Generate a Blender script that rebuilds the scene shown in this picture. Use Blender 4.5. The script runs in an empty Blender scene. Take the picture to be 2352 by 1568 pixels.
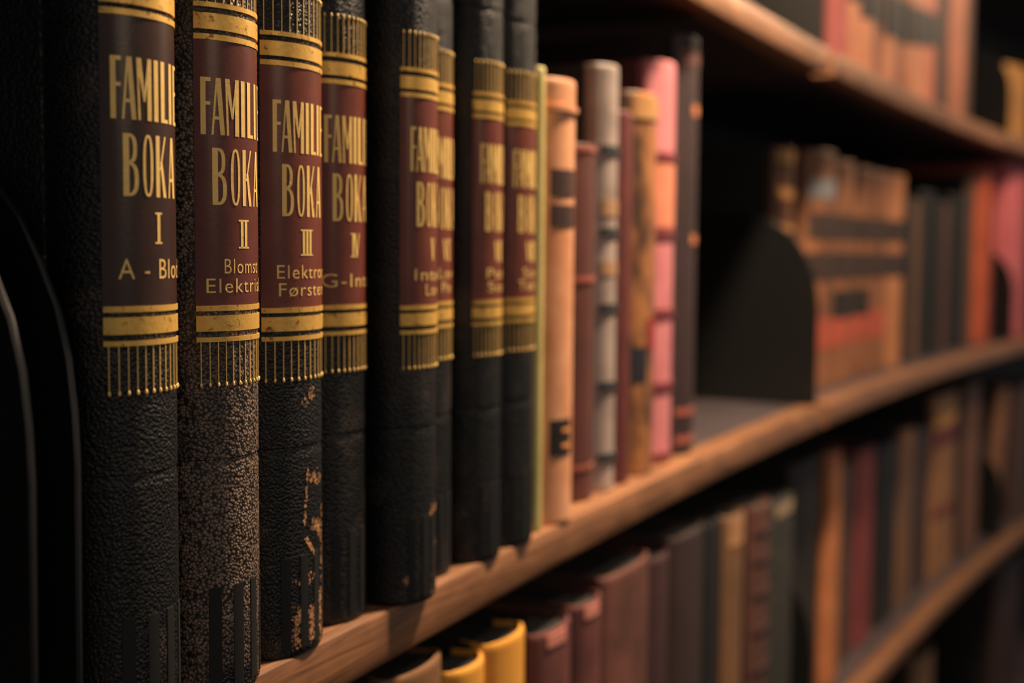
import bpy, bmesh, math, random
from mathutils import Vector, Matrix

# ------------------------------------------------------------------ frame of the place
# Lengths are in "label heights" (L metres); the shelves follow a large circle, as in a round library.
L = 0.072
PITCH, ROLL, FPX = 0.0701, 0.0072, 2957.7
PHI0, KAP, X0, Y0 = 0.4074, 0.0072, -1.40, 4.4038
CAMZ = 1.50                       # camera height (m)
BASE = -1.73                      # top of the middle shelf below the camera (L)
PITCH_SHELF = 3.99                # shelf spacing (L)
THICK = 0.26                      # board thickness (L)
FRONT = 0.058                     # front edge of the boards (L, towards the room)

def path(s, n=0.0):
    ph = PHI0 + KAP * s
    return (X0 + (math.cos(PHI0) - math.cos(ph)) / KAP + n * math.cos(ph),
            Y0 + (math.sin(ph) - math.sin(PHI0)) / KAP - n * math.sin(ph))
def W(s, n, z):                   # s along the shelf, n out of the shelf, z above the middle shelf
    x, y = path(s, n)
    return Vector((x * L, y * L, CAMZ + (BASE + z) * L))
def heading(s):
    ph = PHI0 + KAP * s
    return math.atan2(math.cos(ph), math.sin(ph))

scene = bpy.context.scene
COL = scene.collection

# ------------------------------------------------------------------ camera
cam_d = bpy.data.cameras.new('camera')
cam = bpy.data.objects.new('camera', cam_d)
COL.objects.link(cam)
fw = Vector((0, math.cos(PITCH), -math.sin(PITCH)))
up = Vector((0, math.sin(PITCH), math.cos(PITCH)))
rt = Vector((1, 0, 0))
r2 = math.cos(ROLL) * rt + math.sin(ROLL) * up
u2 = math.cos(ROLL) * up - math.sin(ROLL) * rt
M = Matrix((r2, u2, -fw)).transposed().to_4x4()
M.translation = Vector((0, 0, CAMZ))
cam.matrix_world = M
cam_d.sensor_width = 36.0
cam_d.lens = 36.0 * FPX / 2352.0
cam_d.clip_start = 0.01
cam_d.dof.use_dof = True
cam_d.dof.focus_distance = 5.0 * L
cam_d.dof.aperture_fstop = 7.2
cam_d.dof.aperture_blades = 0
scene.camera = cam

# ------------------------------------------------------------------ world and lights
w = bpy.data.worlds.new('world'); scene.world = w
w.use_nodes = True
bg = w.node_tree.nodes['Background']
bg.inputs[0].default_value = (1.0, 0.97, 0.95, 1)
bg.inputs[1].default_value = 0.14

def lamp(name, s, n, z, power, size, target, col=(1.0, 0.73, 0.48)):
    d = bpy.data.lights.new(name, 'AREA'); d.shape = 'DISK'
    d.size = size * L; d.energy = power; d.color = col
    o = bpy.data.objects.new(name, d); COL.objects.link(o)
    o.location = W(s, n, z)
    o.rotation_euler = (W(*target) - o.location).to_track_quat('-Z', 'Y').to_euler()
    return o
lamp('library_lamp', 7.0, 2.6, 9.5, 15.5, 1.1, (5.5, 0, 1.0))
lamp('library_lamp', 21.5, 4.8, 9.0, 4.6, 1.5, (19, 0, 2.0))
lamp('frontal_fill', -2.0, 16.0, 7.0, 1.15, 7.0, (5, 0, 1.5))  # added soft fill from the unseen room side, evens the light on the spines

vs = scene.view_settings
scene.display_settings.display_device = 'sRGB'
vs.view_transform = 'Standard'; vs.look = 'None'; vs.gamma = 1.0
vs.use_curve_mapping = False
vs.exposure = 0.0

# ------------------------------------------------------------------ materials
def srgb(r, g, b):
    f = lambda c: (c / 12.92 if c <= 0.04045 else ((c + 0.055) / 1.055) ** 2.4)
    return (f(r / 255), f(g / 255), f(b / 255), 1)
def nt(name):
    m = bpy.data.materials.new(name); m.use_nodes = True
    return m, m.node_tree, m.node_tree.nodes['Principled BSDF']
def node(t, kind, **kw):
    n = t.nodes.new(kind)
    for k, v in kw.items():
        if k in n.inputs.keys(): n.inputs[k].default_value = v
        else: setattr(n, k, v)
    return n
def coords(t, scale=(1, 1, 1), rand=True):
    tc = node(t, 'ShaderNodeTexCoord')
    mp = node(t, 'ShaderNodeMapping'); mp.inputs['Scale'].default_value = scale
    t.links.new(tc.outputs['Object'], mp.inputs['Vector'])
    if rand:
        oi = node(t, 'ShaderNodeObjectInfo')
        ml = node(t, 'ShaderNodeMath', operation='MULTIPLY'); ml.inputs[1].default_value = 37.0
        t.links.new(oi.outputs['Random'], ml.inputs[0])
        t.links.new(ml.outputs[0], mp.inputs['Location'])
    return mp
def ramp(t, fac, a, b, c0=(0, 0, 0, 1), c1=(1, 1, 1, 1)):
    r = node(t, 'ShaderNodeValToRGB')
    r.color_ramp.elements[0].position = a; r.color_ramp.elements[0].color = c0
    r.color_ramp.elements[1].position = b; r.color_ramp.elements[1].color = c1
    t.links.new(fac, r.inputs[0]); return r
def math_n(t, op, a, b=None):
    m = node(t, 'ShaderNodeMath', operation=op)
    for i, v in enumerate((a, b)):
        if v is None: continue
        if isinstance(v, (int, float)): m.inputs[i].default_value = v
        else: t.links.new(v, m.inputs[i])
    return m.outputs[0]

def leather(name, base, worn, wear=0.3, rough=0.40, grain=1080, depth=0.00030, patch=30, spots=0.55):
    """pebbled leather; the tops of the pebbles are rubbed to the worn colour inside noise patches"""
    m, t, b = nt(name)
    mp = coords(t)
    wob = node(t, 'ShaderNodeTexNoise', Scale=260.0, Detail=2.0)
    t.links.new(mp.outputs[0], wob.inputs['Vector'])
    add = node(t, 'ShaderNodeMixRGB', blend_type='LINEAR_LIGHT'); add.inputs[0].default_value = 0.00035
    t.links.new(mp.outputs[0], add.inputs[1]); t.links.new(wob.outputs['Color'], add.inputs[2])
    vo = node(t, 'ShaderNodeTexVoronoi', feature='F1', Scale=float(grain))
    t.links.new(add.outputs[0], vo.inputs['Vector'])
    peb = ramp(t, vo.outputs['Distance'], 0.12, 0.75, (1, 1, 1, 1), (0, 0, 0, 1))
    n1 = node(t, 'ShaderNodeTexNoise', Scale=float(patch), Detail=5.0, Roughness=0.62)
    t.links.new(mp.outputs[0], n1.inputs['Vector'])
    n2 = node(t, 'ShaderNodeTexNoise', Scale=float(patch) * 14, Detail=3.0)
    t.links.new(mp.outputs[0], n2.inputs['Vector'])
    big = ramp(t, n1.outputs['Fac'], spots, spots + 0.16)
    f = math_n(t, 'MULTIPLY', big.outputs[0], peb.outputs[0])
    f = math_n(t, 'MULTIPLY', f, n2.outputs['Fac'])
    f = math_n(t, 'MULTIPLY', f, wear * 2.0)
    mix = node(t, 'ShaderNodeMixRGB'); mix.inputs[1].default_value = base; mix.inputs[2].default_value = worn
    t.links.new(f, mix.inputs[0]); t.links.new(mix.outputs[0], b.inputs['Base Color'])
    b.inputs['Roughness'].default_value = rough
    bp = node(t, 'ShaderNodeBump', Strength=0.9, Distance=depth)
    t.links.new(peb.outputs[0], bp.inputs['Height']); t.links.new(bp.outputs[0], b.inputs['Normal'])
    return m

def cloth(name, base, second=None, amount=0.5, scale=40, rough=0.6, stretch=(1, 1, 1), lo=0.4, hi=0.65, bump=0.0002):
    m, t, b = nt(name)
    mp = coords(t, stretch)
    n1 = node(t, 'ShaderNodeTexNoise', Scale=float(scale), Detail=4.0, Roughness=0.6)
    t.links.new(mp.outputs[0], n1.inputs['Vector'])
    r = ramp(t, n1.outputs['Fac'], lo, hi)
    second = second or tuple(c * 0.6 for c in base[:3]) + (1,)
    mix = node(t, 'ShaderNodeMixRGB'); mix.inputs[1].default_value = base; mix.inputs[2].default_value = second
    f = math_n(t, 'MULTIPLY', r.outputs[0], amount)
    t.links.new(f, mix.inputs[0]); t.links.new(mix.outputs[0], b.inputs['Base Color'])
    b.inputs['Roughness'].default_value = rough
    n2 = node(t, 'ShaderNodeTexNoise', Scale=900.0, Detail=2.0)
    t.links.new(mp.outputs[0], n2.inputs['Vector'])
    bp = node(t, 'ShaderNodeBump', Strength=0.5, Distance=bump)
    t.links.new(n2.outputs['Fac'], bp.inputs['Height']); t.links.new(bp.outputs[0], b.inputs['Normal'])
    return m

def gold(name, base, dark, metal=0.55, rough=0.42, spots=0.62):
    m, t, b = nt(name)
    mp = coords(t)
    n1 = node(t, 'ShaderNodeTexNoise', Scale=420.0, Detail=4.0, Roughness=0.65)
    t.links.new(mp.outputs[0], n1.inputs['Vector'])
    r = ramp(t, n1.outputs['Fac'], spots, spots + 0.12)
    mix = node(t, 'ShaderNodeMixRGB'); mix.inputs[1].default_value = base; mix.inputs[2].default_value = dark
    t.links.new(r.outputs[0], mix.inputs[0]); t.links.new(mix.outputs[0], b.inputs['Base Color'])
    b.inputs['Metallic'].default_value = metal; b.inputs['Roughness'].default_value = rough
    bp = node(t, 'ShaderNodeBump', Strength=0.6, Distance=0.0002)
    t.links.new(n1.outputs['Fac'], bp.inputs['Height']); t.links.new(bp.outputs[0], b.inputs['Normal'])
    return m

def plain(name, base, rough=0.5, metal=0.0):
    m, t, b = nt(name)
    mp = coords(t)
    n1 = node(t, 'ShaderNodeTexNoise', Scale=180.0, Detail=3.0)
    t.links.new(mp.outputs[0], n1.inputs['Vector'])
    r = ramp(t, n1.outputs['Fac'], 0.3, 0.7, tuple(c * 0.88 for c in base[:3]) + (1,), base)
    t.links.new(r.outputs[0], b.inputs['Base Color'])
    b.inputs['Roughness'].default_value = rough; b.inputs['Metallic'].default_value = metal
    return m

def paper():
    m, t, b = nt('page_paper')
    mp = coords(t, (2600, 3, 3))
    n1 = node(t, 'ShaderNodeTexNoise', Scale=1.0, Detail=2.0)
    t.links.new(mp.outputs[0], n1.inputs['Vector'])
    r = ramp(t, n1.outputs['Fac'], 0.35, 0.65, srgb(26, 25, 24), srgb(38, 36, 34))
    t.links.new(r.outputs[0], b.inputs['Base Color']); b.inputs['Roughness'].default_value = 0.9
    return m

def wood(name, light, dark, rough=0.45):
    m, t, b = nt(name)
    mp = coords(t, (9, 190, 190))
    n1 = node(t, 'ShaderNodeTexNoise', Scale=1.0, Detail=6.0, Roughness=0.6, Distortion=1.4)
    t.links.new(mp.outputs[0], n1.inputs['Vector'])
    r = ramp(t, n1.outputs['Fac'], 0.32, 0.68, dark, light)
    mp2 = coords(t, (60, 60, 60))
    n2 = node(t, 'ShaderNodeTexNoise', Scale=1.0, Detail=3.0)
    t.links.new(mp2.outputs[0], n2.inputs['Vector'])
    mx = node(t, 'ShaderNodeMixRGB', blend_type='MULTIPLY'); mx.inputs[0].default_value = 0.45
    r2_ = ramp(t, n2.outputs['Fac'], 0.3, 0.7, (0.55, 0.52, 0.5, 1), (1, 1, 1, 1))
    t.links.new(r.outputs[0], mx.inputs[1]); t.links.new(r2_.outputs[0], mx.inputs[2])
    t.links.new(mx.outputs[0], b.inputs['Base Color'])
    b.inputs['Roughness'].default_value = rough
    bp = node(t, 'ShaderNodeBump', Strength=0.35, Distance=0.0003)
    t.links.new(n1.outputs['Fac'], bp.inputs['Height']); t.links.new(bp.outputs[0], b.inputs['Normal'])
    return m

BLACK = srgb(13, 13, 13)
TAN = srgb(160, 134, 116)
M_LEA = {k: leather('black_leather_' + k, BLACK, TAN, wear=v[0], patch=v[1], spots=v[2])
         for k, v in {'plain': (0.3, 40, 0.56), 'rubbed': (0.85, 22, 0.36), 'scarred': (0.9, 60, 0.62), 'soft': (0.16, 50, 0.5)}.items()}
M_COVER = leather('black_cover_cloth', srgb(24, 24, 24), srgb(70, 60, 48), wear=0.2, grain=700, depth=0.0002)
M_TOOL = plain('smooth_black_leather', srgb(14, 14, 14), 0.6)
M_LABEL = {k: cloth('red_title_leather_' + k, c, tuple(x * 0.72 for x in c[:3]) + (1,), 0.7, 90, 0.30, bump=0.00006)
           for k, c in {'brown': srgb(66, 43, 35), 'dark': srgb(106, 56, 47), 'mid': srgb(120, 63, 50)}.items()}
M_GOLD = gold('gold_leaf', srgb(242, 192, 96), srgb(120, 78, 34), 0.4, 0.4, 0.57)
M_GOLDT = gold('gold_lettering', srgb(255, 214, 128), srgb(170, 104, 50), 0.15, 0.42, 0.66)
M_PAPER = paper()
M_SHELF = wood('oak_shelf', srgb(168, 118, 82), srgb(96, 64, 42))
M_LINO = cloth('grey_shelf_lino', srgb(82, 73, 77), srgb(64, 57, 59), .6, 14, .36)
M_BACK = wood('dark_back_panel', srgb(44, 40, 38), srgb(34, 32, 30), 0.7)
M_STEEL = plain('black_enamelled_steel', srgb(27, 27, 27), 0.30)

# ------------------------------------------------------------------ mesh helpers
def mesh_obj(name, bm, mat, parent=None, smooth=True):
    bmesh.ops.recalc_face_normals(bm, faces=bm.faces[:])
    me = bpy.data.meshes.new(name); bm.to_mesh(me); bm.free()
    me.materials.append(mat)
    for p in me.polygons: p.use_smooth = smooth
    if smooth: me.set_sharp_from_angle(angle=math.radians(40))
    o = bpy.data.objects.new(name, me); COL.objects.link(o)
    if parent: o.parent = parent
    return o
def thing(name, label, cat, loc, rz=0.0, group=None, tilt=0.0, lean=0.0):
    o = bpy.data.objects.new(name, None); COL.objects.link(o)
    o.empty_display_size = 0.02
    o.location = loc; o.rotation_euler = (tilt, lean, rz)
    o['label'] = label; o['category'] = cat
    if group: o['group'] = group
    return o
def bm_box(bm, x0, x1, y0, y1, z0, z1, bev=0.0):
    r = bmesh.ops.create_cube(bm, size=1.0)
    for v in r['verts']:
        v.co = Vector(((x0 + x1) / 2 + v.co.x * (x1 - x0), (y0 + y1) / 2 + v.co.y * (y1 - y0), (z0 + z1) / 2 + v.co.z * (z1 - z0)))
    if bev > 0:
        es = list({e for v in r['verts'] for e in v.link_edges})
        bmesh.ops.bevel(bm, geom=es, offset=bev, segments=2, affect='EDGES', profile=0.6)
def loft(bm, rings, closed=True, caps=True):
    vr = [[bm.verts.new(p) for p in r] for r in rings]
    n = len(vr[0])
    for a, b in zip(vr, vr[1:]):
        for i in range(n if closed else n - 1):
            j = (i + 1) % n
            bm.faces.new((a[i], a[j], b[j], b[i]))
    if caps:
        bm.faces.new(vr[0][::-1]); bm.faces.new(vr[-1])

class Arc:
    """outline of a rounded spine: x across, y towards the room is negative; metres"""
    def __init__(s, x0, w, b, e=0.75, N=64):
        s.pts = []
        for i in range(N + 1):
            t = -math.cos(math.pi * i / N)
            s.pts.append(((x0 + w + w * t), -b * max(0.0, 1 - t * t) ** e))
        s.acc = [0.0]
        for p, q in zip(s.pts, s.pts[1:]): s.acc.append(s.acc[-1] + math.hypot(q[0] - p[0], q[1] - p[1]))
        s.len = s.acc[-1]
    def at(s, a, off=0.0):                     # a: arc length from the middle, in L
        a = min(max(a + s.len / 2, 0.0), s.len - 1e-9)
        i = 0
        lo, hi = 0, len(s.acc) - 1
        while hi - lo > 1:
            m = (lo + hi) // 2
            if s.acc[m] <= a: lo = m
            else: hi = m
        p, q = s.pts[lo], s.pts[lo + 1]
        d = s.acc[lo + 1] - s.acc[lo]; f = (a - s.acc[lo]) / d
        tx, ty = (q[0] - p[0]) / d, (q[1] - p[1]) / d
        return ((p[0] + (q[0] - p[0]) * f + ty * off), (p[1] + (q[1] - p[1]) * f - tx * off))
    def P(s, a, z, off=0.0):
        x, y = s.at(a, off); return Vector((x * L, y * L, z * L))

def patch(bm, arc, a0, a1, z0, z1, off, n=24):
    """thin leaf wrapped on the spine between arc lengths a0..a1"""
    rings = []
    for z, o in ((z0, -0.004), (z0, off), (z1, off), (z1, -0.004)):
        rings.append([arc.P(a0 + (a1 - a0) * i / n, z, o) for i in range(n + 1)])
    vr = [[bm.verts.new(p) for p in r] for r in rings]
    for k in range(4):
        a, b = vr[k], vr[(k + 1) % 4]
        for i in range(n): bm.faces.new((a[i], a[i + 1], b[i + 1], b[i]))
    bm.faces.new([r[0] for r in vr]); bm.faces.new([r[-1] for r in vr][::-1])

def spine_outline(arc, x0, Wd, m, inset=0.0, k=24, shell=0.028, hinge=0.10):
    side = [(0.03, hinge + .10), (0.012, hinge), (0.0, hinge * .5), (m * 0.35, hinge * .18)]
    out = [(px, py) for px, py in side]
    inn = [(px + shell, py) for px, py in side]
    for i in range(k + 1):
        a = -arc.len / 2 + arc.len * i / k
        out.append(arc.at(a))
        x, y = arc.at(a, -shell); inn.append((min(max(x, shell * .9), Wd - shell * .9), max(y, out[-1][1] + shell * .6)))
    out += [(Wd - px, py) for px, py in side[::-1]]
    inn += [(Wd - px - shell, py) for px, py in side[::-1]]
    if inset:
        f = inset / shell * .5
        out = [((1 - f) * p[0] + f * q[0], (1 - f) * p[1] + f * q[1]) for p, q in zip(out, inn)]
    return out + inn[::-1]

def book(label, s, n, Wd, H, spine_mat, cover_mat, D=2.3, m=0.05, b=0.08, e=0.75, cat='book', name='book',
         group=None, lev=0, creases=(), tilt=0.0, lean=0.0, page=0.06, turn=0.0, hinge=0.10):
    """one bound book standing with its spine to the room; s,n are its left front corner"""
    root = thing(name, label, cat, W(s, n, lev * PITCH_SHELF + 0.001 + Wd * math.sin(lean)), heading(s + Wd / 2) + turn, group, tilt, lean)
    arc = Arc(m, (Wd - 2 * m) / 2, b, e)
    zs = [(0.0, 0.012), (0.012, 0.0), (0.03, 0.0)]
    for c in creases: zs += [(c - 0.05, 0.0), (c - 0.035, 0.0), (c - 0.004, 0.012), (c + 0.003, 0.012), (c + 0.008, 0.0), (c + 0.025, 0.0)]
    zs += [(H - 0.05, 0.0), (H - 0.03, 0.0), (H - 0.008, 0.006), (H, 0.018)]
    bm = bmesh.new()
    sh = min(.028, Wd * .12)
    loft(bm, [[(x * L, y * L, z * L) for x, y in spine_outline(arc, 0, Wd, m, ins, 24, sh, hinge)] for z, ins in zs], caps=False)
    bm.verts.ensure_lookup_table(); nn = len(spine_outline(arc, 0, Wd, m)) ; h2 = nn // 2
    for base in (0, (len(zs) - 1) * nn):
        for i in range(h2 - 1):
            bm.faces.new([bm.verts[base + j] for j in (i, i + 1, nn - 2 - i, nn - 1 - i)])
    mesh_obj('spine', bm, spine_mat, root)
    t = min(0.04, Wd * 0.16)
    bm = bmesh.new()
    bm_box(bm, 0.0, t * L, (hinge + .015) * L, D * L, 0.0, H * L, 0.008 * L)
    bm_box(bm, (Wd - t) * L, Wd * L, (hinge + .015) * L, D * L, 0.0, H * L, 0.008 * L)
    mesh_obj('cover_boards', bm, cover_mat, root)
    bm = bmesh.new()
    sh2 = sh + .004
    front = [(min(max(x, t), Wd - t), y) for x, y in (arc.at(-arc.len / 2 + arc.len * i / 16, -sh2) for i in range(17))]
    front = [(x, max(y, .012)) for x, y in front] if b < .03 else front
    ol = [(t, D - .05), (t, hinge)] + front[2:-2] + [(Wd - t, hinge), (Wd - t, D - .05)]
    loft(bm, [[(x * L, y * L, z * L) for x, y in ol] for z in (.03, H - page)])
    mesh_obj('page_block', bm, M_PAPER, root, False)
    return root, arc

def leaf(root, arc, nm, mat, z0, z1, off=0.004, f0=0.0, f1=1.0, label=None):
    bm = bmesh.new()
    patch(bm, arc, -arc.len / 2 + arc.len * f0, -arc.len / 2 + arc.len * f1, z0, z1, off)
    o = mesh_obj(nm, bm, mat, root)
    if label: o['label'] = label
    return o

# ------------------------------------------------------------------ lettering
def G_rect(x0, x1, y0, y1): return [[(x0, y0), (x1, y0), (x1, y1), (x0, y1)]]
def G_seg(xa, xb, wa, wb, y0=0.0, y1=1.0): return [[(xa, y0), (xa + wa, y0), (xb + wb, y1), (xb, y1)]]
def G_ring(cx, cy, rx, ry, tx, ty, a0, a1, p=2.6, n=20):
    def sup(a, X, Y):
        c, s_ = math.cos(a), math.sin(a)
        return cx + X * math.copysign(abs(c) ** (2 / p), c), cy + Y * math.copysign(abs(s_) ** (2 / p), s_)
    out = []
    for i in range(n):
        u, v = a0 + (a1 - a0) * i / n, a0 + (a1 - a0) * (i + 1) / n
        out.append([sup(u, rx, ry), sup(v, rx, ry), sup(v, rx - tx, ry - ty), sup(u, rx - tx, ry - ty)])
    return out
PI = math.pi
GLYPH = {
 'F': G_rect(0, .5, 0, 1) + G_rect(.5, 1, .93, 1) + G_rect(.42, .95, .52, .58),
 'A': G_seg(0, .34, .16, .14) + G_seg(.66, .34, .34, .36) + G_rect(.16, .78, .27, .325),
 'M': G_seg(.10, .0, .15, .14) + G_seg(.44, .0, .14, .30, .30, 1) + G_seg(.44, .74, .12, .16, .30, 1) + G_seg(.70, .72, .30, .28),
 'I': G_rect(0, 1, 0, 1),
 'L': G_rect(0, .5, 0, 1) + G_rect(.5, 1, 0, .06),
 'E': G_rect(0, .45, 0, 1) + G_rect(.45, 1, 0, .06) + G_rect(.45, 1, .94, 1) + G_rect(.45, .92, .5, .56),
 'B': G_rect(0, .38, 0, 1) + G_ring(.34, .76, .56, .24, .26, .05, -PI / 2, PI / 2) + G_ring(.34, .275, .66, .275, .28, .05, -PI / 2, PI / 2),
 'O': G_ring(.5, .5, .5, .5, .26, .05, 0, 2 * PI, 2.6, 36),
 'K': G_rect(0, .33, 0, 1) + G_seg(.33, .82, .14, .16, .45, 1) + G_seg(.68, .38, .32, .22, 0, .58),
 'V': G_seg(.36, 0, .22, .3) + G_seg(.42, .78, .16, .18),
 'i': G_rect(.3, .7, .05, .95) + G_rect(0, 1, 0, .06) + G_rect(0, 1, .94, 1),
}
def glyph(bm, arc, ch, a0, a1, z0, z1, off):
    for poly in GLYPH[ch]:
        vs_ = [bm.verts.new(arc.P(a0 + (a1 - a0) * x, z0 + (z1 - z0) * y, off)) for x, y in poly]
        try: bm.faces.new(vs_)
        except ValueError: pass
def type_line(bm, arc, text, half, z0, z1, off, shift=0.0):
    cu = bpy.data.curves.new('type', 'FONT'); cu.body = text; cu.size = 1.0; cu.space_character = 1.12
    cu.resolution_u = 3; cu.offset = -0.004
    o = bpy.data.objects.new('type', cu); COL.objects.link(o)
    dg = bpy.context.evaluated_depsgraph_get()
    ev = o.evaluated_get(dg); me = ev.to_mesh()
    xs = [v.co.x for v in me.vertices]
    x0, x1 = min(xs), max(xs)
    vs_ = [bm.verts.new(arc.P(shift - half + 2 * half * (v.co.x - x0) / (x1 - x0), z0 + (z1 - z0) * v.co.y / 0.73, off)) for v in me.vertices]
    for p in me.polygons:
        try: bm.faces.new([vs_[i] for i in p.vertices])
        except ValueError: pass
    ev.to_mesh_clear()
    bpy.data.objects.remove(o); bpy.data.curves.remove(cu)

FAM = [('F', -.183, -.147), ('A', -.146, -.094), ('M', -.092, -.030), ('I', -.018, .003), ('L', .018, .062), ('I', .072, .094), ('E', .112, .156)]
BOK = [('B', -.144, -.088), ('O', -.070, -.026), ('K', -.012, .046), ('A', .062, .118)]
BZ = 1.48                                  # foot of the title label above the shelf

def volume(roman, lines, s, n, half, dz, lea, lab, label, scuffs=None):
    m = 0.045
    Wd = 2 * half + 2 * m
    root, arc = book(label, s - m, n, Wd, 3.56, M_LEA[lea], M_COVER, D=2.35, m=m, b=0.085 * half / 0.19 if half < 0.2 else 0.097,
                     cat='book', name='encyclopedia_volume', group='matching black encyclopedia volumes on the middle shelf',
                     creases=(BZ + dz - 0.59, BZ + dz + 1.59), page=0.1, hinge=0.20)
    z = BZ + dz
    k = min(1.0, arc.len / 0.433); dx = {'III': -.012, 'IV': -.018, 'V': .02, 'VII': .015, 'VIII': .015}.get(roman, 0.0)
    if roman == 'II': k *= 1.06
    h = arc.len / 2
    leaf(root, arc, 'title_label', M_LABEL[lab], z - 0.003, z + 1.003, 0.0035)
    for sg, zz in ((-1, z), (1, z + 1.0)):
        bm = bmesh.new()
        for d0, d1 in ((-0.004, 0.017), (0.034, 0.094), (0.116, 0.134)):
            a, b_ = sorted((zz + sg * d0, zz + sg * d1))
            patch(bm, arc, -h + 0.002, h - 0.002, a, b_, 0.0065)
        mesh_obj('gilt_band', bm, M_GOLD, root)
        bm = bmesh.new()
        cnt = 13
        for i in range(cnt):
            a = -h + 0.017 + (2 * h - 0.034) * i / (cnt - 1)
            q0, q1 = sorted((zz + sg * 0.132, zz + sg * 0.292))
            patch(bm, arc, a - 0.0016, a + 0.0016, q0, q1, 0.003, 1)
            cp = arc.P(a, zz + sg * 0.298, 0.003)
            r_ = bmesh.ops.create_uvsphere(bm, u_segments=8, v_segments=6, radius=0.0078 * L)
            for v in r_['verts']: v.co = cp + Vector((v.co.x * .85, v.co.y * .6, v.co.z * 1.25))
        mesh_obj('gilt_fringe', bm, M_GOLDT, root)
    bm = bmesh.new()
    o_ = 0.0052
    for ch, a0, a1 in FAM: glyph(bm, arc, ch, a0 * k + dx, a1 * k + dx, z + .645, z + .857, o_)
    for ch, a0, a1 in BOK: glyph(bm, arc, ch, a0 * k + dx, a1 * k + dx, z + .383, z + .597, o_)
    widths = {'I': .036, 'V': .05}
    tot = sum(widths[c] for c in roman) * 0.86
    x = -tot / 2 - .004 + dx
    for c in roman:
        wd = widths[c]
        glyph(bm, arc, 'i' if c == 'I' else 'V', x * k, (x + wd) * k, z + .22, z + .33, o_)
        x += wd * (0.62 if c == 'I' else .95)
    mesh_obj('gilt_lettering', bm, M_GOLDT, root)
    bm = bmesh.new()
    for text, hw, z0, z1, sh in lines: type_line(bm, arc, text, hw * k, z + z0, z + z1, o_, sh * k + dx)
    mesh_obj('volume_title', bm, M_GOLDT, root)
    bm = bmesh.new()
    for c in (-.145, -.045, .05, .145):
        patch(bm, arc, (c - .024) * k, (c + .024) * k, 0.03, 0.43, 0.0025, 6)
    mesh_obj('tooled_bars', bm, M_TOOL, root)
    if scuffs: scuff(root, arc, scuffs, len(roman) * 7 + 1)
    return root

M_SCUFF = cloth('worn_tan_leather', srgb(226, 166, 116), srgb(130, 92, 66), .8, 300, .5)
def scuff(root, arc, strokes, seed):
    """flakes where the black leather has worn through"""
    R = random.Random(seed); bm = bmesh.new()
    for (a0, z0), (a1, z1), wd, cnt in strokes:
        for i in range(int(cnt * 1.9)):
            f = R.random(); a = a0 + (a1 - a0) * f + R.gauss(0, wd); z = z0 + (z1 - z0) * f + R.gauss(0, wd)
            ra, rz = R.uniform(.002, .006), R.uniform(.003, .010); tw = R.uniform(-.6, .6)
            vs_ = []
            for j in range(6):
                t = 2 * PI * j / 6; q = R.uniform(.55, 1.1)
                x, y = ra * q * math.cos(t), rz * q * math.sin(t)
                vs_.append(bm.verts.new(arc.P(a + x + y * tw * .5, z + y, .0022)))
            bm.faces.new(vs_)
    mesh_obj('scuff_marks', bm, M_SCUFF, root)
two = lambda a, ha, b_, hb: [(a, ha, .125, .185, 0), (b_, hb, .052, .110, 0)]
volume('I', [('A - Blod', .165, .098, .172, .0)], .007, -.007, .19, .045, 'plain', 'brown',
       'black leather encyclopedia volume with brownish red label, numeral I and A-Blod, nearest the camera')
volume('II', two('Blomst', .10, 'Elektrisk', .168), .49, .015, .19, .031, 'rubbed', 'dark',
       'black encyclopedia volume numbered II, Blomst-Elektrisk, with greyish rubbed leather spine')
volume('III', two('Elektron', .168, 'F\u00f8rsten', .160), 0.972, -.025, .214, .003, 'scarred', 'mid',
       'black encyclopedia volume numbered III, Elektron-F\u00f8rsten, with scuffed right spine edge',
       [((-.06, 1.07), (.03, 1.14), .012, 16), ((-.02, .80), (-.045, .56), .004, 26), ((.0, .76), (.10, .74), .012, 22), ((.02, .56), (.11, .49), .016, 40),
        ((-.04, .50), (.03, .42), .006, 24), ((.10, .10), (.12, .62), .008, 40), ((-.09, .05), (-.085, .20), .016, 60), ((.005, .05), (.01, .20), .014, 60), ((.095, .04), (.095, .26), .012, 50),
        ((-.10, .3), (.03, .33), .02, 14), ((.04, .28), (.04, .36), .008, 14)])
volume('IV', [('G-Intel', .20, .085, .150, 0)], 1.509, -.074, .18, -.005, 'soft', 'mid',
       'black encyclopedia volume whose small title starts with G, just left of the wide dark gap')
volume('V', two('Intell', .155, 'Lov', .075), 1.961, .078, .17, -.02, 'plain', 'mid',
       'black encyclopedia volume titled Intell, jutting out right of the wide dark gap',
       [((-.0, .44), (.08, .47), .01, 22), ((-.17, .12), (-.14, .12), .008, 14), ((.03, .02), (.06, .3), .012, 46)])
volume('VI', two('Lov', .075, 'Po', .05), 2.425, -.08, .175, -.022, 'soft', 'mid',
       'pushed-back black encyclopedia volume showing only a sliver right of the one titled Intell')
volume('VII', two('Pott', .13, 'Sos', .12), 2.89, .007, .165, -.027, 'plain', 'mid',
       'second last blurred black encyclopedia volume, next to the narrow dark gap')
volume('VIII', two('Sos', .10, 'Tekst', .14), 3.313, .006, .18, -.028, 'soft', 'mid',
       'last blurred black encyclopedia volume, touching the thin yellow-green book')

# ------------------------------------------------------------------ other books
def stripes(root, arc, nm, mat, zs, off=0.012, f0=0.0, f1=1.0):
    for z0, z1 in zs: leaf(root, arc, nm, mat, z0, z1, off, f0, f1)
C = srgb
dk = lambda nm, c: cloth(nm, c, None, 0.6, 60)

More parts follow.
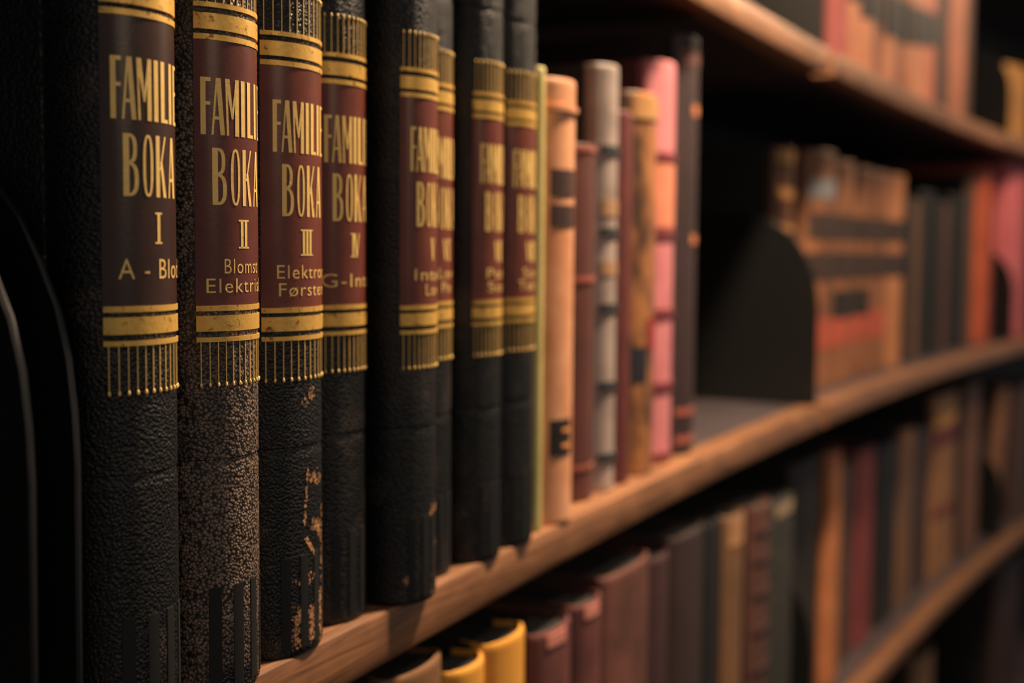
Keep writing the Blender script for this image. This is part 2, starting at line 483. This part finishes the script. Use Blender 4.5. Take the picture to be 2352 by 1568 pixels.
# main shelf, near section
G1 = 'old bound books in the middle of the main shelf'
c_green = cloth('yellow_green_cloth', C(200, 186, 120), C(170, 160, 92), 0.6, 60)
r, a = book('very thin yellow-green book beside the last encyclopedia volume', 3.745, .0, .13, 2.84, c_green, c_green, D=2.0, m=.012, b=.03, group=G1)
c_beige = cloth('tan_calf', C(228, 168, 128), C(196, 122, 80), 0.65, 35, 0.55)
c_brownlab = dk('dark_brown_title_leather', C(70, 46, 42))
c_ink = dk('black_ink', C(34, 30, 30))
r, a = book('light tan orange book with two dark brown spine labels and black lettering', 3.895, -.02, .50, 2.80, c_beige, c_beige, b=.09, m=.05, group=G1)
leaf(r, a, 'title_label', c_brownlab, 2.07, 2.24, .005, .08, .62); leaf(r, a, 'title_label', c_brownlab, 1.88, 2.02, .005, .08, .62)
leaf(r, a, 'head_band', c_beige, 2.60, 2.63, .02)
leaf(r, a, 'shelf_mark', c_ink, .44, .67, .005, .10, .55)
c_orl = cloth('orange_calf', C(238, 160, 92), C(214, 126, 70), 0.6, 60)
for zc in (.50, .60): leaf(r, a, 'shelf_mark_bar', c_orl, zc - .012, zc + .012, .009, .32, .50)
for z0 in (1.16, 1.30, 1.44, 1.58): leaf(r, a, 'ink_mark', c_ink, z0, z0 + .09, .004, .74, .90)
c_mar = cloth('maroon_cloth', C(98, 56, 50), C(76, 44, 41), 0.6, 50)
c_marb = cloth('faded_maroon', C(160, 88, 74), None, 0.3)
r, a = book('short plain maroon book right of the light tan orange book', 4.66, -.17, .46, 2.46, c_mar, c_mar, b=.09, group=G1)
stripes(r, a, 'raised_band', c_marb, [(.22, .25), (1.52, 1.56), (2.41, 2.44)], .008)
c_vel = cloth('grey_vellum', C(172, 155, 148), C(128, 114, 107), 0.7, 40, 0.5)
c_blk = dk('near_black_cloth', C(36, 33, 32))
c_slate = dk('slate_leather', C(52, 56, 60))
r, a = book('grey vellum book with dark cross bands, black boards, left of the dark red book', 5.135, -.13, .34, 3.05, c_vel, c_blk, b=.06, m=.04, group=G1)
stripes(r, a, 'raised_band', c_slate, [(2.42, 2.48), (1.84, 1.90), (1.30, 1.36), (.74, .80), (.22, .28)], .014)
stripes(r, a, 'gilt_label', cloth('ochre_label', C(172, 134, 100), None, 0.5), [(1.98, 2.10), (1.56, 1.66)], .006)
c_dred = cloth('dark_red_cloth', C(102, 46, 43), C(76, 36, 35), 0.6, 50)
r, a = book('narrow dark red book behind the grey vellum one', 5.49, -.13, .30, 2.76, c_dred, c_dred, b=.05, m=.03, group=G1)
c_gold = cloth('gilt_brown_leather', C(168, 112, 68), C(66, 46, 36), 0.95, 65, 0.5, (1, 1, .55), .38, .62)
c_red = dk('red_patch_leather', C(150, 38, 44)); c_navy = dk('navy_patch_cloth', C(34, 38, 48))
r, a = book('mottled gold and brown decorated book with navy shelf mark, left of pink book', 5.83, -.17, .56, 2.94, c_gold, dk('brown_boards', C(96, 60, 44)), b=.10, m=.05, group=G1)
leaf(r, a, 'title_label', c_red, .98, 1.22, .006, .38, .9); leaf(r, a, 'shelf_mark', c_navy, .74, 1.0, .007, .02, .35)
leaf(r, a, 'head_band', cloth('bright_gilt', C(184, 136, 84), None, .4), 2.74, 2.90, .012)
c_pink = cloth('salmon_pink_cloth', C(206, 128, 134), C(180, 100, 108), 0.5, 40, 0.55)
c_wine = dk('wine_band_leather', C(116, 48, 54))
r, a = book('salmon pink book with dark cross bands and dark red boards', 6.42, -.21, .56, 3.26, c_pink, c_dred, b=.08, group=G1)
stripes(r, a, 'raised_band', c_wine, [(2.46, 2.53), (1.84, 1.91), (1.20, 1.27), (.60, .67), (.03, .09)], .014)
leaf(r, a, 'title_panel', cloth('orange_panel', C(218, 136, 106), C(200, 112, 92), .6, 60), 1.93, 2.44, .005)
c_dkb = cloth('dark_plum_cloth', C(56, 40, 42), C(46, 34, 36), 0.6, 50)
c_copper = dk('copper_stamp', C(196, 124, 84))
r, a = book('tallest dark plum book at the right end of the main row', 7.0, -.19, .50, 3.55, c_dkb, c_dkb, b=.08, group=G1)
leaf(r, a, 'head_band', dk('faded_plum', C(112, 72, 66)), 3.30, 3.42, .006)
leaf(r, a, 'gilt_stamp', c_copper, 2.88, 2.97, .006, .35, .62); leaf(r, a, 'gilt_stamp', c_copper, 1.80, 1.88, .006, .35, .62)
stripes(r, a, 'foot_band', c_marb, [(.10, .16), (.34, .40)], .006)

# main shelf, far section
G2 = 'blurred books on the far part of the main shelf'
c_set = cloth('golden_brown_calf', C(148, 97, 65), C(98, 64, 47), 0.8, 35, 0.5, (1, 1, .4))
c_setd = cloth('dark_brown_panel', C(62, 46, 40), C(48, 38, 34), 0.6, 50)
c_setr = cloth('russet_panel', C(176, 84, 62), C(130, 68, 54), 0.6, 40)
c_olive = dk('olive_black_boards', C(40, 39, 33))
c_sil = cloth('silver_label', C(128, 128, 132), None, 0.3)
c_spot = cloth('pale_gilt', C(224, 160, 92), None, 0.4)
r, a = book('golden brown book with olive-black boards behind the large black bookend', 12.22, -.82, .55, 3.02, c_set, c_olive, m=.05, b=.12, group=G2)
stripes(r, a, 'gilt_band', c_spot, [(2.84, 2.98), (2.40, 2.52), (2.0, 2.06)], .012)
r, a = book('golden brown volume with a silvery label, first of its banded set', 12.80, -.60, .96, 3.02, c_set, c_setd, b=.2, m=.06, group=G2)
leaf(r, a, 'silver_label', c_sil, 2.42, 2.66, .008)
def set_marks(r, a, sil=False, sq=False, red=True):
    leaf(r, a, 'dark_panel', c_setd, 1.90, 2.24, .006); leaf(r, a, 'dark_panel', c_setd, 1.38, 1.74, .006)
    if sq: leaf(r, a, 'square_label', dk('black_square_label', C(44, 38, 34)), 0.86, 1.24, .007, .0, .80)
    if red: leaf(r, a, 'russet_panel', c_setr, .50, .92, .006)
set_marks(r, a, sq=False)
for lab, s_, Wd, H_, sq in (('golden brown set volume with black square label, second of the banded set', 13.79, 1.06, 2.96, True),
                        ('golden brown set volume with black square label, third of the banded set', 14.89, .80, 2.93, True),
                        ('plain middle golden brown volume, fourth of the banded set', 15.71, .98, 2.92, False),
                        ('brighter golden brown volume at the right end of the banded set', 16.71, .98, 2.93, False)):
    r, a = book(lab, s_, -.60, Wd, H_, c_set if 'brighter' not in lab else cloth('bright_tan_calf', C(184, 122, 82), C(150, 96, 64), .6, 40), c_setd, b=.18, m=.06, group=G2)
    set_marks(r, a, sq=sq, red='brighter' not in lab)
c_bst = cloth('faded_brown_cloth', C(110, 80, 58), C(84, 62, 48), .5)
c_dk2 = dk('charcoal_boards', C(26, 24, 23))
for lab, s_, Wd, H_, st in (('black book with a faded brown spine strip beside the golden set', 17.84, 1.14, 2.62, (.30, .8)),
                        ('plain black book between two faded brown spine strips', 19.02, .95, 2.78, None),
                        ('second black book with a dim reddish brown spine strip', 20.05, .95, 2.64, (.2, .75)),
                        ('wide plain black book left of the orange-red one', 21.06, 1.30, 2.80, None)):
    r, a = book(lab, s_, -.60, Wd, H_, c_dk2, c_dk2, b=.12, m=.06, group=G2)
    if st: leaf(r, a, 'faded_strip', c_bst if 'dim' not in lab else dk('dim_russet_cloth', C(84, 56, 50)), .02, H_ - .03, .006, *st)
r, a = book('slim brown book squeezed against the orange-red one', 22.40, -.60, .50, 3.24, dk('umber_cloth', C(92, 66, 50)), c_dk2, b=.08, group=G2)
c_or = cloth('orange_red_cloth', C(188, 88, 56), C(156, 66, 44), .6, 30)
r, a = book('orange-red book near the right edge of the main shelf', 23.05, -.58, 1.0, 3.40, c_or, c_or, b=.14, m=.06, group=G2)
r, a = book('reddish brown book directly behind the small bookend near the pink one', 24.22, -.62, .40, 3.42, dk('red_brown_cloth', C(124, 62, 56)), dk('red_brown_boards', C(112, 56, 50)), b=.06, group=G2)
c_pk2 = cloth('rose_pink_cloth', C(222, 116, 122), C(196, 96, 104), .5, 20)
r, a = book('wide rose pink book at the right edge of the main shelf', 24.86, -.42, 1.9, 3.62, c_pk2, c_pk2, b=.12, m=.08, group=G2)

# upper shelf, far section
G3 = 'blurred tan books on the upper shelf'
c_t1 = cloth('peach_tan_calf', C(194, 130, 97), C(156, 100, 73), .6, 30)
c_t2 = cloth('tan_brown_calf', C(186, 120, 86), C(140, 90, 66), .6, 30)
c_t3 = cloth('dull_brown_calf', C(136, 88, 70), C(110, 72, 58), .6, 30)
c_pkr = cloth('faded_red_cloth', C(152, 80, 78), C(130, 70, 64), .6, 30)
c_band = dk('black_band_tone', C(40, 38, 38))
for lab, s_, Wd, H_, mt, bd, n_ in (
    ('faded pinkish red book starting the row on the upper shelf', 12.72, .52, 3.3, c_pkr, None, -.30),
    ('tan brown book right of the faded red one on the upper shelf', 13.26, .62, 3.2, c_t2, (.92, 1.5), -.30),
    ('slim peach tan book with black band, third on the upper shelf', 13.91, .58, 3.2, c_t1, (.80, 1.45), -.28),
    ('dull brown book between two peach tan ones on the upper shelf', 14.52, .52, 3.2, c_t3, (.80, 1.4), -.30),
    ('bright peach tan book with a wide black band, upper shelf middle', 15.07, .60, 3.2, c_t1, (.74, 1.32), -.26),
    ('thin brown book right of the bright peach tan one, upper shelf', 15.70, .46, 3.2, c_t3, (.76, 1.36), -.30),
    ('small tan brown book left of the widest peach tan one, upper shelf', 16.19, .50, 3.2, c_t2, (.80, 1.42), -.30),
    ('widest and brightest peach tan book of the upper row', 16.72, .86, 3.3, c_t1, (.86, 1.42), -.26),
    ('reddish tan book ending the black-banded run on the upper shelf', 17.61, .74, 3.2, cloth('reddish_tan_calf', C(188, 108, 84), None, .5), (.98, 1.5), -.30),
    ('dark brown book beside the reddish tan one on the upper shelf', 18.38, .98, 3.2, dk('dark_umber_cloth', C(58, 44, 40)), None, -.34),
    ('brown book standing left of a dark gap on the upper shelf', 19.40, 1.06, 3.3, cloth('warm_brown_calf', C(160, 98, 72), C(118, 76, 60), .6, 30), None, -.28),
    ('dark thin book before the dark gap on the upper shelf', 20.5, .62, 3.0, dk('dark_russet_cloth', C(72, 50, 42)), None, -.34)):
    r, a = book(lab, s_, n_, Wd, H_, mt, c_dk2 if 'faded pinkish' in lab else dk('brown_board_cloth', C(74, 52, 44)), b=.10, m=.05, lev=1, group=G3)
    if bd: leaf(r, a, 'black_band', c_band, bd[0], bd[1], .006)  # plain black band across the spine
r, a = book('short mustard book at the right edge of the upper shelf', 24.0, -.30, 2.0, 1.5, cloth('mustard_cloth', C(176, 126, 68), C(140, 100, 58), .6, 30), dk('mustard_boards', C(140, 100, 58)), D=2.0, b=.14, m=.08, lev=1, group=G3)

# lower shelf
G4 = 'blurred books on the lower shelf'
c_must = cloth('yellow_mustard_cloth', C(236, 170, 70), C(206, 136, 54), .5, 25, .5)
c_rose = cloth('rosy_maroon_cloth', C(118, 70, 66), C(88, 54, 50), .7, 28, .5)
c_rose2 = cloth('brownish_maroon_cloth', C(122, 78, 68), C(80, 54, 47), .8, 24, .5)
c_plum = cloth('deep_plum_cloth', C(76, 50, 51), C(60, 42, 42), .6, 28, .5)
c_tan4 = cloth('tan_cloth', C(130, 94, 66), C(102, 76, 54), .6, 30)
for lab, s_, n_, Wd, H_, sm, cm in (
    ('brown-edged black book at the bottom, left of the mustard pair', 1.96, .02, .60, 3.60, dk('brown_edge_cloth', C(130, 92, 62)), c_blk),
    ('left one of two mustard yellow books below the main shelf', 2.62, .02, .46, 3.44, c_must, c_blk),
    ('right one of two mustard yellow books below the main shelf', 3.09, .02, .55, 3.46, c_must, c_blk),
    ('rosy maroon book with frayed pale head, right of the mustard pair', 3.78, .02, .60, 3.33, c_rose, c_rose2),
    ('second rosy maroon book on the lower shelf, slimmer, from the mustard pair', 4.40, .03, .50, 3.36, c_rose, c_plum),
    ('widest brownish maroon book on the lower shelf', 4.93, .03, .96, 3.43, c_rose2, c_plum),
    ('plum book right of the widest brownish maroon one, lower shelf', 5.91, .0, .52, 3.34, c_plum, c_plum),
    ('dark plum book with taller spine before the slim tan book, lower shelf', 6.46, .02, .80, 3.40, cloth('blackish_plum_cloth', C(60, 43, 43), None, .5), c_plum),
    ('charcoal book left of the slim tan book, lower shelf', 7.29, -.03, .64, 3.34, c_dk2, c_dk2),
    ('slim tan book with a paler head, lower shelf', 7.97, .02, .50, 3.30, c_tan4, c_blk),
    ('very thin black book between slim tan and ribbed brown books, lower shelf', 8.49, -.05, .22, 3.24, c_dk2, c_dk2),
    ('reddish brown book with ribs across its spine, lower shelf', 8.74, .03, .60, 3.26, cloth('russet_brown_leather', C(98, 62, 52), C(74, 50, 45), .6, 30), c_blk),
    ('grey-green black book with pale head, left of a black bookend, lower shelf', 9.46, .0, .92, 3.14, dk('grey_green_cloth', C(62, 60, 54)), c_dk2),
    ('black book hidden beside the tall orange tan one, lower shelf', 12.02, -.50, 1.36, 3.14, dk('brown_black_cloth', C(48, 40, 36)), c_dk2),
    ('tall narrow orange tan book on the lower shelf', 13.42, -.40, .64, 3.12, cloth('orange_tan_calf', C(206, 130, 82), C(160, 96, 64), .7, 20), c_dk2),
    ('dark brown book left of the dark red one, lower shelf', 14.1, -.52, 1.10, 2.80, dk('cocoa_cloth', C(86, 64, 54)), c_dk2),
    ('dark crimson book on the lower shelf', 15.25, -.52, 1.08, 2.88, cloth('crimson_cloth', C(140, 62, 62), C(104, 50, 50), .6, 20), c_wine),
    ('plain black book right of the dark crimson one, lower shelf', 16.36, -.52, 1.40, 2.80, c_dk2, c_dk2),
    ('brown book with pale head among black ones, lower shelf', 17.80, -.50, .90, 2.90, cloth('hazel_cloth', C(126, 92, 68), C(92, 68, 54), .6, 20), c_dk2),
    ('dark reddish book left of the tan banded one, lower shelf', 18.74, -.54, 1.20, 2.80, dk('dark_reddish_cloth', C(70, 50, 46)), c_dk2),
    ('tan book with a red label and a dark band, lower shelf right', 19.98, -.48, 1.66, 3.24, cloth('golden_tan_calf', C(160, 112, 74), C(124, 86, 62), .6, 20), c_dk2),
    ('slim black book right of the tan banded one, lower shelf', 21.66, -.5, .60, 3.14, c_dk2, c_dk2),
    ('brown book left of the lower right bookend', 22.30, -.45, 1.14, 3.24, cloth('chestnut_cloth', C(120, 82, 64), C(96, 66, 54), .6, 20), c_dk2),
    ('dark brown book at the right edge of the lower shelf', 26.3, -.45, 1.8, 2.86, dk('dark_chestnut_cloth', C(88, 62, 54)), c_dk2)):
    r, a = book(lab, s_, n_, Wd, H_, sm, cm, b=min(.05, Wd * .12), m=.05 if Wd > .3 else .02, lev=-1, group=G4, page=.03)
    if 'slim tan' in lab[:8]: leaf(r, a, 'head_label', dk('pale_tan_label', C(190, 140, 100)), 3.02, 3.26, .006)
    if 'ribs' in lab: stripes(r, a, 'raised_band', c_plum, [(2.98, 3.02), (2.70, 2.74), (2.36, 2.40), (2.0, 2.04), (1.6, 1.64)], .016)
    if 'frayed' in lab or 'second rosy' in lab: leaf(r, a, 'head_highlight', cloth('pale_rose_highlight', C(214, 140, 126), C(170, 96, 90), .5, 60), H_ - .10, H_ - .02, .008, .12, .6)  # highlight at the spine head, painted as a pale leaf
    if 'grey-green' in lab: leaf(r, a, 'pale_head', dk('pale_grey_label', C(170, 146, 116)), H_ - .14, H_ - .03, .006, .1, .8)
    if 'hazel' in sm.name: leaf(r, a, 'pale_head', dk('pale_hazel', C(170, 116, 80)), H_ - .25, H_ - .02, .006)
    if 'red label' in lab: leaf(r, a, 'red_label', c_wine, 2.30, 2.62, .006); leaf(r, a, 'dark_band', c_wine, 1.02, 1.20, .006); leaf(r, a, 'gilt_head', c_spot, 2.68, 3.1, .006)
r, a = book('brown book leaning against its neighbour behind the lower right bookend', 24.5, -.45, .7, 2.95, cloth('leaning_brown_cloth', C(136, 94, 70), None, .5, 20), c_dk2, b=.1, lev=-1, group=G4, lean=.16)

# lowest shelf
G5 = 'dim books at the foot of the picture'
r, a = book('dim tan book whose head just shows under the lower shelf', 18.7, -.4, 1.2, 2.92, cloth('dim_tan_cloth', C(140, 104, 76), None, .5), c_dk2, b=.14, lev=-2, group=G5)
r, a = book('large dim oxblood book at the bottom right corner', 25.0, -.4, 2.2, 3.2, cloth('oxblood_cloth', C(64, 44, 41), None, .5, 20), c_dk2, b=.14, m=.08, lev=-2, group=G5)

# ------------------------------------------------------------------ metal bookends
def bookend(label, s, n, z, scale=1.0):
    root = thing('bookend', label, 'bookend', W(s, n, z + .001), heading(s), 'black metal bookends with rounded corner')
    prof = [(0, 0), (0, 1.0), (.008, 1.18), (.03, 1.36), (.075, 1.53), (.14, 1.69), (.23, 1.83), (.34, 1.95), (.48, 2.06), (.64, 2.13), (.84, 2.17), (1.05, 2.18), (1.55, 2.18), (1.55, 0)]
    t = .03
    bm = bmesh.new()
    loft(bm, [[(x * L, p * scale * L, q * scale * L) for p, q in prof] for x in (0, t)])
    es = [e for e in bm.edges if abs(e.verts[0].co.x - e.verts[1].co.x) < 1e-7]
    bmesh.ops.bevel(bm, geom=es, offset=.011 * L, segments=3, affect='EDGES')
    mesh_obj('plate', bm, M_STEEL, root)
    bm = bmesh.new(); bm_box(bm, .001 * L, -.12 * L, .1 * L, 1.5 * scale * L, 0, .012 * L)
    mesh_obj('foot', bm, M_STEEL, root)
    return root
bookend('black curved metal bookend at the far left, nearest to the first encyclopedia volume', -.15, .0, 0)
bookend('outermost black curved metal bookend at the left edge of the photo', -.41, .05, -.05 + .05, .985)
bookend('large black round-cornered bookend at the joint of the main shelf', 11.30, -.03, 0)
bookend('small dark bookend in front of the rose pink book, main shelf', 24.78, -.2, 0, .86)
bookend('dim round-cornered bookend on the upper shelf left of the mustard book', 23.90, -.2, PITCH_SHELF, .84)
bookend('black bookend on the lower shelf right of the ribbed brown book', 11.30, .0, -PITCH_SHELF, 1.0)
bookend('dark bookend before the leaning brown book, lower shelf right', 24.3, -.2, -PITCH_SHELF, .8)

# ------------------------------------------------------------------ bookcases
def board_bm(s0, s1, z_top, org, rz, prof, seg=40):
    Mi = (Matrix.Translation(org) @ Matrix.Rotation(rz, 4, 'Z')).inverted()
    bm = bmesh.new()
    loft(bm, [[Mi @ W(s0 + (s1 - s0) * i / seg, n, z_top + z) for n, z in prof] for i in range(seg + 1)])
    return bm
LIP = [(FRONT - .02, 0), (FRONT - .006, -.006), (FRONT, -.02), (FRONT, -THICK + .02), (FRONT - .006, -THICK + .006), (FRONT - .02, -THICK), (-.19, -THICK), (-.19, 0)]
DECK = [(-.19, -.002), (-3.2, -.002), (-3.2, -THICK + .01), (-.19, -THICK + .01)]
def panel_bm(s0, s1, n0, n1, z0, z1, org, rz, seg=30):
    Mi = (Matrix.Translation(org) @ Matrix.Rotation(rz, 4, 'Z')).inverted()
    bm = bmesh.new()
    loft(bm, [[Mi @ W(s0 + (s1 - s0) * i / seg, n, z) for n, z in ((n0, z0), (n0, z1), (n1, z1), (n1, z0))] for i in range(seg + 1)])
    return bm
FLOORZ = -CAMZ / L - BASE
def bookcase(label, s0, s1, d0, d1):
    mid = (s0 + s1) / 2
    org = W(mid, 0, FLOORZ); rz = heading(mid)
    root = thing('bookcase', label, 'bookcase', org, rz, None)
    for k in (2, 1, 0, -1, -2, -3):
        d = mesh_obj('shelf_board', board_bm(d0, d1, k * PITCH_SHELF, org, rz, DECK), M_LINO, root)
        mesh_obj('front_edge', board_bm(s0, s1, k * PITCH_SHELF, org, rz, LIP), M_SHELF, d)
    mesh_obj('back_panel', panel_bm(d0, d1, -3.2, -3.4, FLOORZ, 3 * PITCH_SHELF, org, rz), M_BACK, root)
    mesh_obj('plinth', panel_bm(s0, s1, .0, -3.2, FLOORZ, -3 * PITCH_SHELF - THICK, org, rz), M_SHELF, root)
    return root
bookcase('near section of the curved wooden bookcase, carrying the black encyclopedia volumes', -7.0, 11.22, -7.0, 11.335)
bookcase('far section of the curved wooden bookcase, beyond the shelf joint', 11.45, 48, 11.338, 48)

# ------------------------------------------------------------------ floor
bm = bmesh.new(); bm_box(bm, -4, 5, -4, 6, -.05, 0)
f = mesh_obj('floor', bm, wood('floor_planks', srgb(70, 52, 40), srgb(44, 34, 28)), None, False)
f['kind'] = 'structure'
org = W(20, 0, FLOORZ)
wl = mesh_obj('wall_back', panel_bm(-12, 60, -3.7, -5.0, FLOORZ, 3.6 / L + FLOORZ, org, heading(20)), plain('dark_wall_paint', srgb(58, 52, 48), .8), None, False)
wl.location = org; wl.rotation_euler = (0, 0, heading(20)); wl['kind'] = 'structure'
